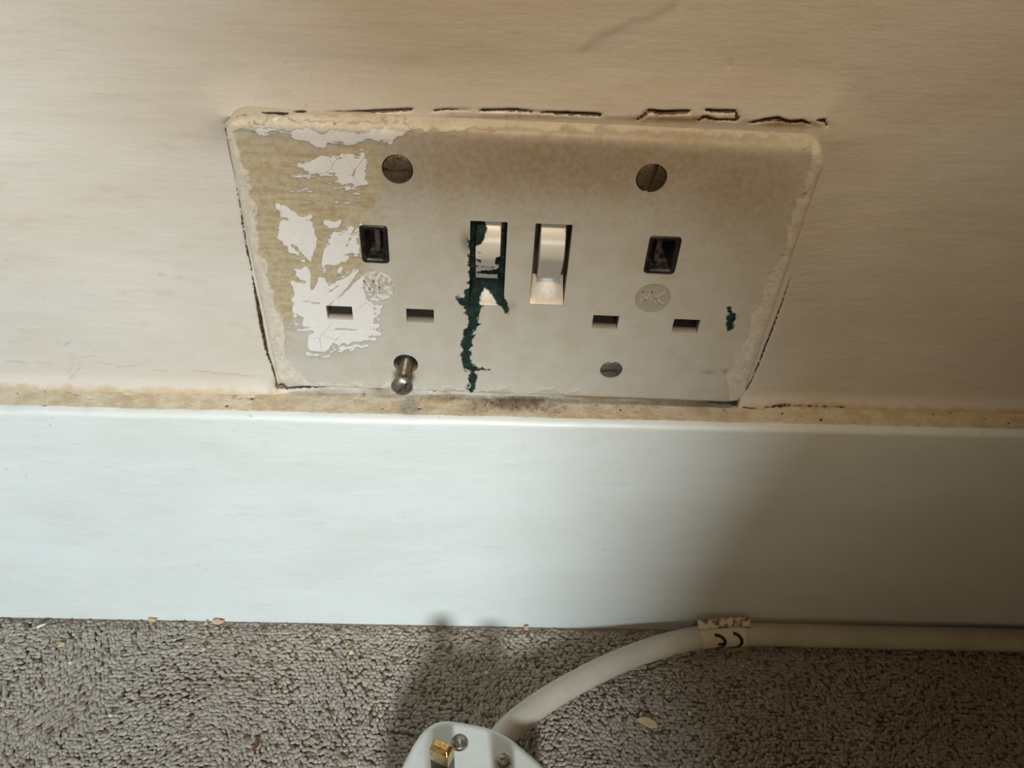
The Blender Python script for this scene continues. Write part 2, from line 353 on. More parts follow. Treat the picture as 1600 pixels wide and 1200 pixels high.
def rect(px0, py0, px1, py1):
    a = PL(px0, (py0+py1)/2); b = PL(px1, (py0+py1)/2); c = PL((px0+px1)/2, py0); d = PL((px0+px1)/2, py1)
    return [a[0], b[0], d[2], c[2]]                   # x0 x1 z0 z1
HOLES = []
SLOTS = [rect(511,478,551,499), rect(635,483,678,504), rect(925.5,493,966,514), rect(1051,499,1092,520)]
for r_ in SLOTS: HOLES.append(('rect', r_, 8.5))
EAR = [rect(563.5,352,607,410), rect(1010,369,1060,427)]
for r_ in EAR: HOLES.append(('rect', [r_[0]+.2, r_[1]-.2, r_[2]+.2, r_[3]-.2], 9))
SW = [rect(734,346,790,478), rect(832,350,888,477)]
for r_ in SW: HOLES.append(('rect', r_, 7.5))
SCREWS = [(621,265,3.45),(1018,279,3.45),(955,578,2.95),(634,569,3.3)]
for (x, y, r) in SCREWS:
    c = PL(x, y); HOLES.append(('circ', [c[0]-r*1.35, c[0]+r*1.35, c[2]-r*1.35, c[2]+r*1.35], 7 if y > 565 and x < 700 else 2.6, (c[0], c[2], r+.26)))
def lines(lo, hi, r, hs, st):
    """grid lines from lo to hi with rim spacing and exact lines at hs"""
    rim = [(1-math.cos(a))*1.0 for a in np.linspace(0, math.pi/2, 12)]
    b = sorted(set([lo+r, hi-r]+hs)); out = [lo+r*q for q in rim[:-1]]
    for i in range(len(b)-1):
        n = max(1, int(math.ceil((b[i+1]-b[i])/st))); out += list(np.linspace(b[i], b[i+1], n, endpoint=False))
    out.append(hi-r); out += [hi-r*q for q in rim[::-1][1:]]
    return np.array(out)
R_ = 6.0
ux = lines(-HX, HX, R_, [v for h in HOLES for v in h[1][:2]], .6)
uz = lines(ZB, ZT, R_, [v for h in HOLES for v in h[1][2:]], .6)
nx, nz = len(ux), len(uz)
X, Z = np.meshgrid(ux, uz, indexing='ij')
ax = np.clip((np.abs(X)-(HX-R_))/R_, 0, 1); zc = (ZT+ZB)/2; hz = (ZT-ZB)/2; az = np.clip((np.abs(Z-zc)-(hz-R_))/R_, 0, 1)
Xn = np.where((ax > 0) & (az > 0), np.sign(X)*(HX-R_+R_*ax*np.sqrt(1-az**2/2)), X)
Zn = np.where((ax > 0) & (az > 0), zc+np.sign(Z-zc)*(hz-R_+R_*az*np.sqrt(1-ax**2/2)), Z)
tz = np.where(Z > zc, az, 0); s_ = np.maximum(ax, az)
pw = 5.5-3.2*np.clip(tz, 0, 1)+6*np.where(Z < zc, az, 0)
Yn = (YW-.2)*(1-np.power(np.clip(1-np.power(s_, pw), 0, 1), 1/pw))
V = np.stack([Xn, Yn, Zn], -1).reshape(-1, 3)
Fg = []; used = np.ones((nx-1, nz-1), bool); idx = np.arange(nx*nz).reshape(nx, nz)
V = list(map(tuple, V)); extra = []; inhole = []
for h in HOLES:
    i0, i1 = [int(np.argmin(abs(ux-q))) for q in h[1][:2]]; j0, j1 = [int(np.argmin(abs(uz-q))) for q in h[1][2:]]
    used[i0:i1, j0:j1] = False
    ring = [idx[i, j0] for i in range(i0, i1)]+[idx[i1, j] for j in range(j0, j1)]+[idx[i, j1] for i in range(i1, i0, -1)]+[idx[i0, j] for j in range(j1, j0, -1)]
    n = len(ring)
    def addring(prev, fn):
        new = []
        for q in prev:
            V.append(fn(V[q])); new.append(len(V)-1)
        for a in range(n): extra.append((prev[a], prev[(a+1) % n], new[(a+1) % n], new[a]))
        return new
    if h[0] == 'circ':
        cx, cz, r = h[3]
        def fn(v):
            d = np.array([v[0]-cx, v[2]-cz]); d = d/np.linalg.norm(d)*r; return (cx+d[0], 0.0, cz+d[1])
        ring = addring(ring, fn)
    ring = addring(ring, lambda v: (v[0], v[1]+.12, v[2]))
    st0 = len(V)
    for q in (.35, .7, 1.0): ring = addring(ring, lambda v, q=q: (v[0], h[2]*q, v[2]))
    inhole += list(range(st0, len(V))); extra.append(tuple(ring))
for i in range(nx-1):
    for j in range(nz-1):
        if used[i, j]: Fg.append((idx[i, j], idx[i+1, j], idx[i+1, j+1], idx[i, j+1]))
VL = np.array(V); VWd = loc2w(VL); P = PX(VWd); ns = lambda a, s, sd: (fbm(P, s, sd)-.5)*a
W_ = P+np.stack([ns(34, 34, 101), ns(34, 34, 111)], -1)+np.stack([ns(22, 9, 121), ns(16, 9, 131)], -1)
Wn = P+np.stack([ns(4, 12, 141), ns(4, 12, 151)], -1)
Wb = P+np.stack([ns(20, 18, 301), ns(20, 18, 311)], -1)+np.stack([ns(7, 5, 321), ns(7, 5, 331)], -1)
white = np.zeros(len(V))
for poly, a in [([(472,252),(505,240),(572,243),(582,262),(578,290),(525,293),(500,280),(478,270)], .8),
          ([(380,188),(480,180),(630,182),(640,205),(610,222),(545,226),(470,222),(430,205),(390,200)], .78),
          ([(434,322),(470,336),(492,330),(496,365),(494,392),(500,420),(478,412),(462,396),(446,372),(436,345)], 1),
          ([(504,325),(522,338),(540,345),(537,354),(520,358),(506,345)], 1),
          ([(522,372),(545,360),(562,352),(566,400),(548,404),(538,428),(524,432),(516,420),(504,432),(506,398)], 1),
          ([(462,420),(488,424),(512,446),(545,428),(566,428),(576,445),(584,464),(592,500),(590,522),(560,536),(520,542),(488,540),(484,515),(468,500),(458,462)], 1),
          ([(484,548),(520,546),(566,541),(566,545),(520,552),(486,552)], 1),
          ([(440,505),(490,500),(596,498),(602,530),(560,532),(470,522)], .62),
          ([(430,245),(500,250),(575,300),(560,325),(500,318),(440,300)], .42)]:
    white = np.maximum(white, a*soft(poly_d(W_, poly), 9))
for l in [[(510,482,.4),(540,455,1.6),(556,436,3),(578,410,1.5)],[(490,395,1),(489,430,2.5),(487,452,1.5)],[(455,380,.8),(474,400,1.4),(492,428,2)],[(499,325,3.5),(501,380,5.5),(494,430,5),(489,448,3)],[(440,430,.5),(470,440,1.4)],[(515,432,3),(535,410,1)],[(520,470,.3),(514,456,1.2),(528,446,.6)],[(470,470,.4),(500,474,1.2)],[(556,352,.4),(548,372,1.4),(540,388,.5)],[(500,518,.3),(530,515,1.2),(590,514,.5)],[(520,536,.3),(532,524,1)]]:
    white *= 1-soft(seg_d(Wn, l), 2.5)
tan = soft(poly_d(W_, [(360,215),(430,212),(560,225),(600,240),(592,330),(568,350),(575,420),(560,450),(470,455),(455,520),(435,535),(405,450),(380,330)]), 46)
bord = np.zeros(len(V))
for l in [[(356,190,8),(365,240,12),(375,290,16),(385,340,18),(395,400,12),(412,450,15),(424,500,18),(430,550,18),(440,590,18),(480,600,7),(560,604,5),(680,608,3),(900,612,2)],
          [(1288,195,20),(1285,240,17),(1272,300,17),(1252,350,14),(1238,400,14),(1215,450,18),(1195,500,18),(1172,560,22),(1160,600,22),(1150,625,12)],
          [(360,192,12),(500,192,17),(650,190,19),(800,190,17),(980,194,15),(1060,198,14),(1180,204,14),(1262,214,16)]]:
    bord = np.maximum(bord, soft(seg_d(Wb, l), 9)*(1 if l[0] != (360,192,12) else .62+.25*(fbm(P, 40, 77)-.5)))
green = np.zeros(len(V))
Wg = P+np.stack([ns(13, 7, 161), ns(13, 7, 171)], -1)
for l in [[(733,452,4),(731,470,8),(734,482,9),(742,492,7),(741,506,5),(731,518,8),(729,540,8),(728,560,7),(733,572,7),(740,578,4),(738,592,6),(737,606,5)],
          [(715,464,2),(724,470,4),(734,478,5)],[(740,576,3),(758,575,3),(768,576,.5)],[(784,462,4),(787,474,5),(791,484,4.5),(793,490,2.5)],
          [(1140,482,3.5),(1143,494,5),(1143,506,5.5),(1139,518,3.5)],[(740,466,9),(748,474,7),(744,488,6)],[(778,452,5),(785,468,5)],
          [(731,372,1),(733,385,2),(733,400,2),(734,440,2)],[(741,505,3),(750,504,2)]]:
    green = np.maximum(green, soft(seg_d(Wg, l), 3.2))
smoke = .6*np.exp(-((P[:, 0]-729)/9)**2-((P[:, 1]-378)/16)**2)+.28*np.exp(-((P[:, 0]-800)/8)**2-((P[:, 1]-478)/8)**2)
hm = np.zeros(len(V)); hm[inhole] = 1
hole_shade = np.clip((VL[:, 1]-.25)/2.6, 0, 1)*hm  # hole plastic darkened with depth: cavity shade painted in with the shutter brown
inL = hm*(P[:, 0] > 722)*(P[:, 0] < 800)*(P[:, 1] > 335)*(P[:, 1] < 500)
green = np.maximum(green, inL*(.62+.25*fbm(P, 9, 3)))
brown = np.zeros(len(V))  # wide upper ellipses paint in the plate's shade, small ones are grime
for (x, y, rx, ry, a) in [(700,205,280,24,.5),(1080,215,180,24,.45),(820,255,460,90,.55),(1150,290,150,100,.42),(440,260,120,60,.25),(1180,330,90,110,.25),(576,192,12,6,.9),(720,185,60,6,.5),(1108,582,14,5,.5),(1135,580,10,5,.6),(1035,400,38,40,.3),(862,395,42,66,.3),(620,266,30,28,.3),(1018,280,30,28,.35),(634,585,22,18,.35),(1070,510,30,18,.2),(955,578,24,12,.25)]:
    brown = np.maximum(brown, a*np.exp(-((P[:, 0]-x)/rx)**2-((P[:, 1]-y)/ry)**2))
cr = soft(crack_field(P), 1.4)*(VL[:, 1] > .5)
VL[:, 1] -= .12*(white > .5)+.30*bord+.18*(green > .5)*(1-hm)
VL[:, 1] += (fbm(P, 16, 201)-.5)*.5*bord
def plate_mat():
    t = NT('aged cream socket plastic')
    n1 = t.noise(600, 5, .7); n2 = t.noise(150, 4, .6); str_ = t.noise(420, 4, .65, (.22,1,1.8)); grain = t.noise(3000, 2, .6)
    c = t.mix(t.rng(n2, .35, .7), sr(186,183,174), sr(180,173,158))
    c = t.mix(t.math('MULTIPLY', t.rng(grain, .42, .62), .12), c, sr(150,132,104))
    c = t.mix(t.rng(t.math('MULTIPLY_ADD', t.math('SUBTRACT', n1, .5), .5, t.attr('brown')), .02, .95), c, sr(134,106,68))
    T = t.rng(t.math('MULTIPLY_ADD', t.math('SUBTRACT', n1, .5), .5, t.attr('tan')), .3, .7)
    c = t.mix(T, c, t.mix(t.rng(t.math('MULTIPLY_ADD', str_, .5, t.math('MULTIPLY', n1, .5)), .38, .62), sr(186,173,147), sr(160,146,116)))
    wn = t.math('ADD', t.math('MULTIPLY', t.math('SUBTRACT', str_, .5), 1.0), t.math('MULTIPLY', t.math('SUBTRACT', n1, .5), .7))
    Wm = t.rng(t.math('ADD', t.attr('white'), wn), .44, .54)
    crk = t.rng(t.voro(150, stretch=(1,1,.8)), .0, .012, 1, 0); crk = t.math('MULTIPLY', crk, t.rng(t.noise(90), .5, .6))
    c = t.mix(Wm, c, t.mix(n1, sr(228,226,226), sr(206,202,196)))
    c = t.mix(t.math('MULTIPLY', t.math('MULTIPLY', crk, Wm), .8), c, sr(128,108,84))
    Bm = t.rng(t.math('MULTIPLY_ADD', t.math('SUBTRACT', n1, .5), .8, t.attr('border')), .38, .6)
    c = t.mix(Bm, c, t.mix(t.rng(n1, .3, .7), sr(208,202,190), sr(188,178,160)))
    dk = t.math('MULTIPLY', t.rng(t.noise(900, 4, .7), .64, .71), t.math('ADD', t.math('MULTIPLY', Bm, .7), t.math('MULTIPLY', t.attr('brown'), .6)))
    c = t.mix(dk, c, sr(96,72,46))
    c = t.mix(t.attr('smoke'), c, sr(70,56,44)); c = t.mix(t.math('MULTIPLY', t.attr('hole_shade'), .93), c, t.mix(n1, sr(84,62,48), sr(48,34,26)))
    Gm = t.rng(t.math('MULTIPLY_ADD', t.math('SUBTRACT', t.noise(1100, 4, .7), .5), 1.5, t.attr('green')), .38, .66)
    c = t.mix(Gm, c, t.mix(t.rng(n1, .4, .7), sr(9,28,23), sr(28,68,54)))
    K = t.rng(t.math('MULTIPLY_ADD', t.math('SUBTRACT', n1, .5), .8, t.attr('crack')), .4, .6)
    c = t.mix(K, c, sr(48,30,18))
    h = t.math('ADD', t.math('ADD', Wm, t.math('MULTIPLY', Gm, 1.3)), t.math('MULTIPLY', Bm, t.math('ADD', n1, .1)))
    n = t.bump(grain, .00004, .5); n = t.bump(h, .00028, .8, n); n = t.bump(str_, .00006, .4, n)
    r = t.math('ADD', .46, t.math('MULTIPLY', Gm, .1))
    return t.out(c, r, n, spec=.4)
pmat = plate_mat()
plate = link('faceplate', loc2w(VL), Fg+extra, pmat, sock, attrs=dict(white=white, tan=tan, border=bord, green=green, brown=brown, crack=cr, hole_shade=hole_shade, smoke=np.clip(smoke, 0, 1)*(1-hm*.3)))
# sharp hole rims
es = plate.modifiers.new('edge_split', 'EDGE_SPLIT'); es.split_angle = math.radians(50)

# --- screws
def metal(name, a, b, rough, spot):
    t = NT(name); n1 = t.noise(900, 4, .7); c = t.mix(t.rng(n1, .4, .66), a, b)
    c = t.mix(t.rng(t.noise(500, 4, .6), .54, .68), c, spot)
    return t.out(c, t.rng(n1, .3, .7, rough, rough+.2), t.bump(n1, .0001, .5), metal=.85)
dull = metal('tarnished nickel', sr(128,112,92), sr(96,82,64), .34, sr(66,52,38))
steel = metal('grey zinc steel', sr(160,154,146), sr(124,118,108), .28, sr(84,76,64))
def slot_head(r, dome, slot_w, slot_d, ang, seg=56, cup=.0):
    """slotted round head looking along -y, as verts/faces; the slot is a real groove"""
    rr = np.concatenate([[0], np.linspace(.08, .9, 16), [.955, .985, 1.0]]); V = []; Fc = []
    ca, sa = math.cos(ang), math.sin(ang)
    for k, q in enumerate(rr):
        for s in range(seg if k else 1):
            a = 2*math.pi*s/seg; x, z = q*r*math.cos(a), q*r*math.sin(a); y = -dome*math.sqrt(max(0, 1-q*q*.94))
            V.append([x, y, z])
    for s in range(seg):
        V.append([r*math.cos(2*math.pi*s/seg), 1.6, r*math.sin(2*math.pi*s/seg)])
    I = lambda k, s: 0 if k == 0 else 1+(k-1)*seg+s % seg
    for k in range(len(rr)):
        for s in range(seg):
            if k == 0: Fc.append((0, I(1, s+1), I(1, s)))
            else: Fc.append((I(k, s), I(k, s+1), I(k+1, s+1), I(k+1, s)))
    return np.array(V), Fc, (ca, sa)
def screw(px, py, r, ang, mat, dome=.45, label=None):
    c = PL(px, py)
    V, Fc, _ = slot_head(r, dome, .8, .8, ang)
    V = loc2w(V+np.array([c[0], .28, c[2]]))
    o = link('screw', V, Fc, mat, sock); fix_normals(o)
    # cut the driver slot
    bm = bmesh.new(); bmesh.ops.create_cube(bm, size=1)
    bmesh.ops.scale(bm, vec=(r*2.4, 2.6, .95 if r > 3.2 else .8), verts=bm.verts)
    bmesh.ops.rotate(bm, cent=(0,0,0), matrix=Matrix.Rotation(-ang, 3, 'Y'), verts=bm.verts)
    L = np.array([v.co[:] for v in bm.verts])+np.array([c[0], .28-dome*.9-.1, c[2]]); Wc = loc2w(L)*MM
    for v, q in zip(bm.verts, Wc): v.co = Vector(q)
    cut(o, bm)
    if label: o['label'] = label
    return o
def cut(o, bm):
    """boolean-cut the bmesh (world metres) out of o and bake the result"""
    me = bpy.data.meshes.new('cutter'); bm.to_mesh(me); bm.free()
    c = bpy.data.objects.new('cutter', me); S.collection.objects.link(c)
    b = o.modifiers.new('cut', 'BOOLEAN'); b.operation = 'DIFFERENCE'; b.solver = 'EXACT'; b.object = c
    if o.parent:                                     # mesh data of parts is kept in world coordinates
        pass
    bpy.context.view_layer.update()
    dg = bpy.context.evaluated_depsgraph_get(); new = bpy.data.meshes.new_from_object(o.evaluated_get(dg)); o.modifiers.remove(b)
    old = o.data; o.data = new; new.name = old.name
    bpy.data.objects.remove(c); bpy.data.meshes.remove(me)
    e = o.modifiers.new('edge_split', 'EDGE_SPLIT'); e.split_angle = math.radians(38)
screw(621, 265, 3.45, math.radians(2), dull, label='tarnished screw head with its slot lying level')
screw(1018, 279, 3.45, math.radians(78), dull, label='tarnished screw head with an upright slot')
screw(955, 578, 2.95, math.radians(12), steel, label='small grey domed screw head')
# loose screw standing out of its hole
hc = loc2w(PL(634, 571)); tip = U(628, 604, 'y', -10.5)
ax_ = Vector(tip-hc).normalized(); base_ = Vector(hc)-ax_*-2+Vector((0,0,0))
def lathe(profile, origin, axis, seg=40, closed=False):
    axis = Vector(axis).normalized(); u_ = axis.orthogonal().normalized(); v_ = axis.cross(u_); V = []; Fc = []
    for (a, r) in profile:
        for s in range(seg):
            t = 2*math.pi*s/seg; V.append(np.array(origin)+np.array(axis*a+u_*(r*math.cos(t))+v_*(r*math.sin(t))))
    n = len(profile)
    for k in range(n-1):
        for s in range(seg): Fc.append((k*seg+s, k*seg+(s+1) % seg, (k+1)*seg+(s+1) % seg, (k+1)*seg+s))
    Fc.append(tuple(range(seg))[::-1]); Fc.append(tuple((n-1)*seg+s for s in range(seg)))
    return V, Fc
Ls = (Vector(tip)-Vector(hc)).length
pr = [(-6, 1.6)]
k = -6
while k < Ls-3.4:
    pr += [(k, 1.5), (k+.3, 1.74), (k+.6, 1.5)]; k += .7
pr += [(Ls-3.0, 1.62), (Ls-2.2, 1.7), (Ls-.4, 3.0), (Ls, 3.05), (Ls+.25, 2.9), (Ls+.75, 2.2), (Ls+.95, 1.2), (Ls+1.0, .1)]
Vv, Ff = lathe(pr, hc, ax_)
sc = link('screw', Vv, Ff, steel, sock); fix_normals(sc); sc['label'] = 'loose screw sticking out of its hole and drooping'
bm = bmesh.new(); bmesh.ops.create_cube(bm, size=1); bmesh.ops.scale(bm, vec=(9, 1.0, 1.8), verts=bm.verts)
rot = ax_.to_track_quat('Z', 'Y').to_matrix() @ Matrix.Rotation(math.radians(42), 3, 'Z')
for v in bm.verts: v.co = (rot @ v.co+Vector(hc)+ax_*(Ls+.55))*MM
cut(sc, bm)

# --- earth shutters (black moulded inserts)
def black(name='black moulded plastic'):
    t = NT(name); n1 = t.noise(700, 4); c = t.mix(t.rng(n1, .5, .72), sr(24,20,18), sr(52,42,34))
    return t.out(c, t.rng(n1, .3, .7, .28, .5), t.bump(n1, .0001, .4))
blk = black()
def rrect(x0, x1, z0, z1, r, k=6):
    pts = []
    for (cx, cz, a0) in ((x1-r, z1-r, 0), (x0+r, z1-r, 90), (x0+r, z0+r, 180), (x1-r, z0+r, 270)):
        for i in range(k+1):
            a = math.radians(a0+90*i/k); pts.append((cx+r*math.cos(a), cz+r*math.sin(a)))
    return pts
for e, sx in zip(EAR, (0.35, -0.55)):
    x0, x1, z0, z1 = e; rings = []
    for (ins, y, r) in ((.0, 1.0, 1.1), (.0, -.22, 1.1), (.25, -.42, 1.0), (.9, -.38, .8), (1.35, .2, .6), (1.5, 7.0, .5)):
        rings.append([(x, y, z) for x, z in rrect(x0+ins, x1-ins, z0+ins, z1-ins, r)])
    n = len(rings[0]); V = [p for r_ in rings for p in r_]
    Fc = [(k*n+i, k*n+(i+1) % n, (k+1)*n+(i+1) % n, (k+1)*n+i) for k in range(len(rings)-1) for i in range(n)]+[tuple((len(rings)-1)*n+i for i in range(n))]
    o = link('earth_shutter', loc2w(np.array(V)), Fc, blk, sock); fix_normals(o); o['label'] = 'black surround of the earth hole'
    # pale worn contact visible inside
    cx = (x0+x1)/2+sx*2.0; hh = (z1-z0)/2-2.4; cz = (z0+z1)/2+.5; wd = .62
    V = [(cx+a*wd, y, cz+b*hh) for y in (1.1, 6) for (a, b) in ((-1,-.7),(-.5,-1),(.5,-1),(1,-.7),(1,1),(-1,1))]
    Fc = [(0,1,2,3,4,5), tuple(range(11, 5, -1))]+[(i, (i+1) % 6, 6+(i+1) % 6, 6+i) for i in range(6)]
    q = link('contact', loc2w(np.array(V)), Fc, metal('worn grey shutter', sr(120,108,96), sr(86,74,64), .4, sr(60,50,42)), o, smooth=False); fix_normals(q)
    q.matrix_parent_inverse = Matrix.Translation(-sock.location)
    q.parent = o; q.matrix_parent_inverse = Matrix.Identity(4)

# --- rocker switches and their sloped wells
def rocker(r_, dirty):
    x0, x1, z0, z1 = r_; mx = (x0+x1)/2; hw = (x1-x0)/2-1.5; H = z1-z0
    pf = [(6.5, .99), (3.4, .975), (1.5, .955), (.0, .90), (-1.4, .82), (-2.1, .74), (-2.25, .67), (-1.9, .61), (-1.0, .54), (.2, .45), (1.3, .37), (2.3, .30), (3.0, .272), (3.6, .262), (5.2, .258), (7.2, .258)]
    # subdivide profile smoothly
    pp = []
    for i in range(len(pf)-1):
        p0 = pf[max(i-1, 0)]; p1 = pf[i]; p2 = pf[i+1]; p3 = pf[min(i+2, len(pf)-1)]
        for k in range(4):
            t = k/4; f = lambda a, b, c, d: .5*((2*b)+(-a+c)*t+(2*a-5*b+4*c-d)*t*t+(-a+3*b-3*c+d)*t**3)
            pp.append((f(p0[0], p1[0], p2[0], p3[0]), f(p0[1], p1[1], p2[1], p3[1])))
    pp.append(pf[-1]); U_ = np.concatenate([[-1], np.linspace(-.97, .97, 22), [1]])
    V = []
    for (y, zf) in pp:
        for u_ in U_: V.append((mx+hw*u_, y+(.22 if abs(u_) == 1 else 0), z0+H*zf))
    nU = len(U_); Fc = [(i*nU+j, (i+1)*nU+j, (i+1)*nU+j+1, i*nU+j+1) for i in range(len(pp)-1) for j in range(nU-1)]
    L = [i*nU for i in range(len(pp))]; Rr = [i*nU+nU-1 for i in range(len(pp))]
    Fc.append(tuple(L)); Fc.append(tuple(Rr[::-1])); Fc.append(tuple(range((len(pp)-1)*nU, len(pp)*nU))+tuple(range(nU-1, -1, -1)))
    Wv = loc2w(np.array(V)); P = PX(Wv); g = np.zeros(len(V))
    if dirty:
        Wg = P+np.stack([(fbm(P, 9, 5)-.5)*7, (fbm(P, 9, 6)-.5)*7], -1)
        g = np.maximum(g, soft(poly_d(Wg, [(730,340),(757,340),(760,360),(757,376),(748,384),(730,386)]), 4))
        for l in [[(788,400,1),(780,408,5),(776,412,3)],[(782,415,3),(782,432,5)],[(745,424,1.6),(760,426,3),(780,424,5)],[(742,405,1),(750,409,1.4)],[(744,392,1),(750,394,1)],[(745,416,.7),(770,417,1)]]:
            g = np.maximum(g, soft(seg_d(Wg, l), 3.2))
        g = np.maximum(g, .9*soft(np.minimum(P[:, 0]-741.5, 785.0-P[:, 0]), 2.0))
    gm = np.clip(.55*soft(np.abs(P[:, 1]-(428)), 8)+.25, 0, 1)*.5
    o = link('rocker_switch', Wv, Fc, rockmat, sock, attrs=dict(green=g, grime=gm)); fix_normals(o)
    e = o.modifiers.new('edge_split', 'EDGE_SPLIT'); e.split_angle = math.radians(60)
    o['label'] = 'white rocker smeared with dark green paint' if dirty else 'clean cream rocker'
    # sloped floor of the well below the rocker
    V = []; n1, n2 = 14, 12
    for j in range(n2+1):
        b = j/n2
        for i in range(n1+1):
            a = i/n1*2-1
            y = .15+4.4*(b**.85)+1.2*abs(a)**3*b
            V.append((mx+(x1-x0)/2*.985*a*(1-.10*b), y, z0+.12+H*.255*b))
    Fc = [(j*(n1+1)+i, j*(n1+1)+i+1, (j+1)*(n1+1)+i+1, (j+1)*(n1+1)+i) for j in range(n2) for i in range(n1)]
    Wv = loc2w(np.array(V)); P = PX(Wv); g = np.zeros(len(V))
    if dirty:
        Wg = P+np.stack([(fbm(P, 9, 5)-.5)*6, (fbm(P, 9, 6)-.5)*6], -1)
        g = 1-soft(poly_d(Wg, [(758,449),(768,458),(781,482),(748,482),(751,462)]), 5)
    o2 = link('switch_well', Wv, Fc, rockmat, sock, attrs=dict(green=g*.95, grime=.25+.16*np.abs(np.linspace(0, 1, len(V))*0+(P[:, 0]-P[:, 0].mean())/28)))
    return o
def rock_mat():
    t = NT('switch rocker plastic'); n1 = t.noise(700, 4, .7); n2 = t.noise(250, 3)
    c = t.mix(n2, sr(206,200,188), sr(190,182,166))
    c = t.mix(t.rng(t.math('MULTIPLY_ADD', n1, .6, t.attr('grime')), .45, 1.0), c, sr(140,116,88))
    G = t.rng(t.math('MULTIPLY_ADD', t.math('SUBTRACT', t.noise(1200, 4, .7), .5), .9, t.attr('green')), .4, .62)
    c = t.mix(t.math('MULTIPLY', t.attr('green'), .2), c, sr(90,124,108))
    c = t.mix(G, c, t.mix(t.rng(n1, .42, .7), sr(6,18,15), sr(22,52,42)))
    return t.out(c, t.math('MULTIPLY_ADD', G, .3, .33), t.bump(t.math('ADD', G, t.math('MULTIPLY', n1, .3)), .00015, .6), spec=t.math('MULTIPLY_ADD', G, -.35, .5))
rockmat = rock_mat()
rocker(SW[0], True); rocker(SW[1], False)

# --- embossed round badges with the two letters of the maker
def badge(px, py, worn):
    c = PL(px, py); V, Fc = [], []; seg = 64; r = 4.85
    for (q, y) in ((1.0, .05), (.985, -.07), (.93, -.10), (.90, -.03), (.86, -.02), (0.5, -.02), (.04, -.02)):
        for s in range(seg):
            a = 2*math.pi*s/seg; V.append((c[0]+r*q*math.cos(a), y, c[2]+r*q*math.sin(a)*.98))
    Fc = [(k*seg+s, k*seg+(s+1) % seg, (k+1)*seg+(s+1) % seg, (k+1)*seg+s) for k in range(6) for s in range(seg)]+[tuple(6*seg+s for s in range(seg))]
    t = NT('badge plastic'); n1 = t.noise(800, 4, .7)
    col = t.mix(n1, sr(166,160,146), sr(150,142,126)) if not worn else t.mix(t.rng(n1, .45, .55), sr(172,166,152), sr(214,210,206))
    o = link('maker_badge', loc2w(np.array(V)), Fc, t.out(col, .5, t.bump(n1, .0001, .5)), sock); fix_normals(o)
    o['label'] = 'round embossed letter badge half under white paint' if worn else 'clean round embossed letter badge'
    # letters M K as bevelled strokes
    def stroke(pts, wd):
        V = []; Fc = []
        for (a, b) in zip(pts[:-1], pts[1:]):
            a = np.array(a); b = np.array(b); d = (b-a)/np.linalg.norm(b-a); nn = np.array([-d[1], d[0]])*wd/2; a = a-d*wd*.35; b = b+d*wd*.35
            base = len(V)
            for (k, y) in ((1.0, -.01), (.55, -.20)):
                for q in (a-nn*k, b-nn*k, b+nn*k, a+nn*k): V.append((c[0]+q[0], y, c[2]+q[1]))
            Fc += [(base+4, base+5, base+6, base+7)]+[(base+i, base+(i+1) % 4, base+4+(i+1) % 4, base+4+i) for i in range(4)]
        return V, Fc
    VV, FF = [], []
    for pts in ([(-3.1,-1.9),(-3.1,1.9),(-1.85,-.8),(-.6,1.9),(-.6,-1.9)], [(.75,-1.9),(.75,1.9)], [(2.9,1.9),(.9,-.1),(3.0,-1.9)]):
        v, f = stroke(pts, .62); b = len(VV); VV += v; FF += [tuple(i+b for i in q) for q in f]
    t = NT('badge letters'); q = link('embossed_letters', loc2w(np.array(VV)), FF, t.out(t.mix(t.noise(900), sr(184,178,166), sr(168,160,146)), .45), o, smooth=False)
    q.matrix_parent_inverse = Matrix.Identity(4); fix_normals(q)
badge(588, 448, True); badge(1020, 465, False)

# ================================================================= white lead: plug and cable
lead = empty('power_lead', (0,-80,0), 'white mains plug lying pins-up on the carpet with its thick white cable', 'plug')
TH = math.radians(-24); e1 = np.array([math.cos(TH), math.sin(TH), 0]); nn = np.array([-math.sin(TH), math.cos(TH), 0]); up = np.array([0,0,1.0])
PIN = np.array([-19.0, -68.6, 0])+e1*.3              # left-hand pin
PC = PIN+e1*11.1                                     # axis of the plug, level with the two pins
def plugpt(a, b, z): return PC+e1*a+nn*b+up*z
def white_mat(name, c1, c2, rough=.35):
    t = NT(name); n1 = t.noise(60, 4, .6); n3 = t.noise(900, 3, .6)
    c = t.mix(t.rng(n1, .3, .7), c1, c2); c = t.mix(t.math('MULTIPLY', t.rng(n3, .62, .74), .3), c, sr(150,130,104))
    return t.out(c, rough, t.bump(n3, .00004, .4), spec=.45)
pw_ = white_mat('white plug plastic', sr(220,223,220), sr(212,213,207))
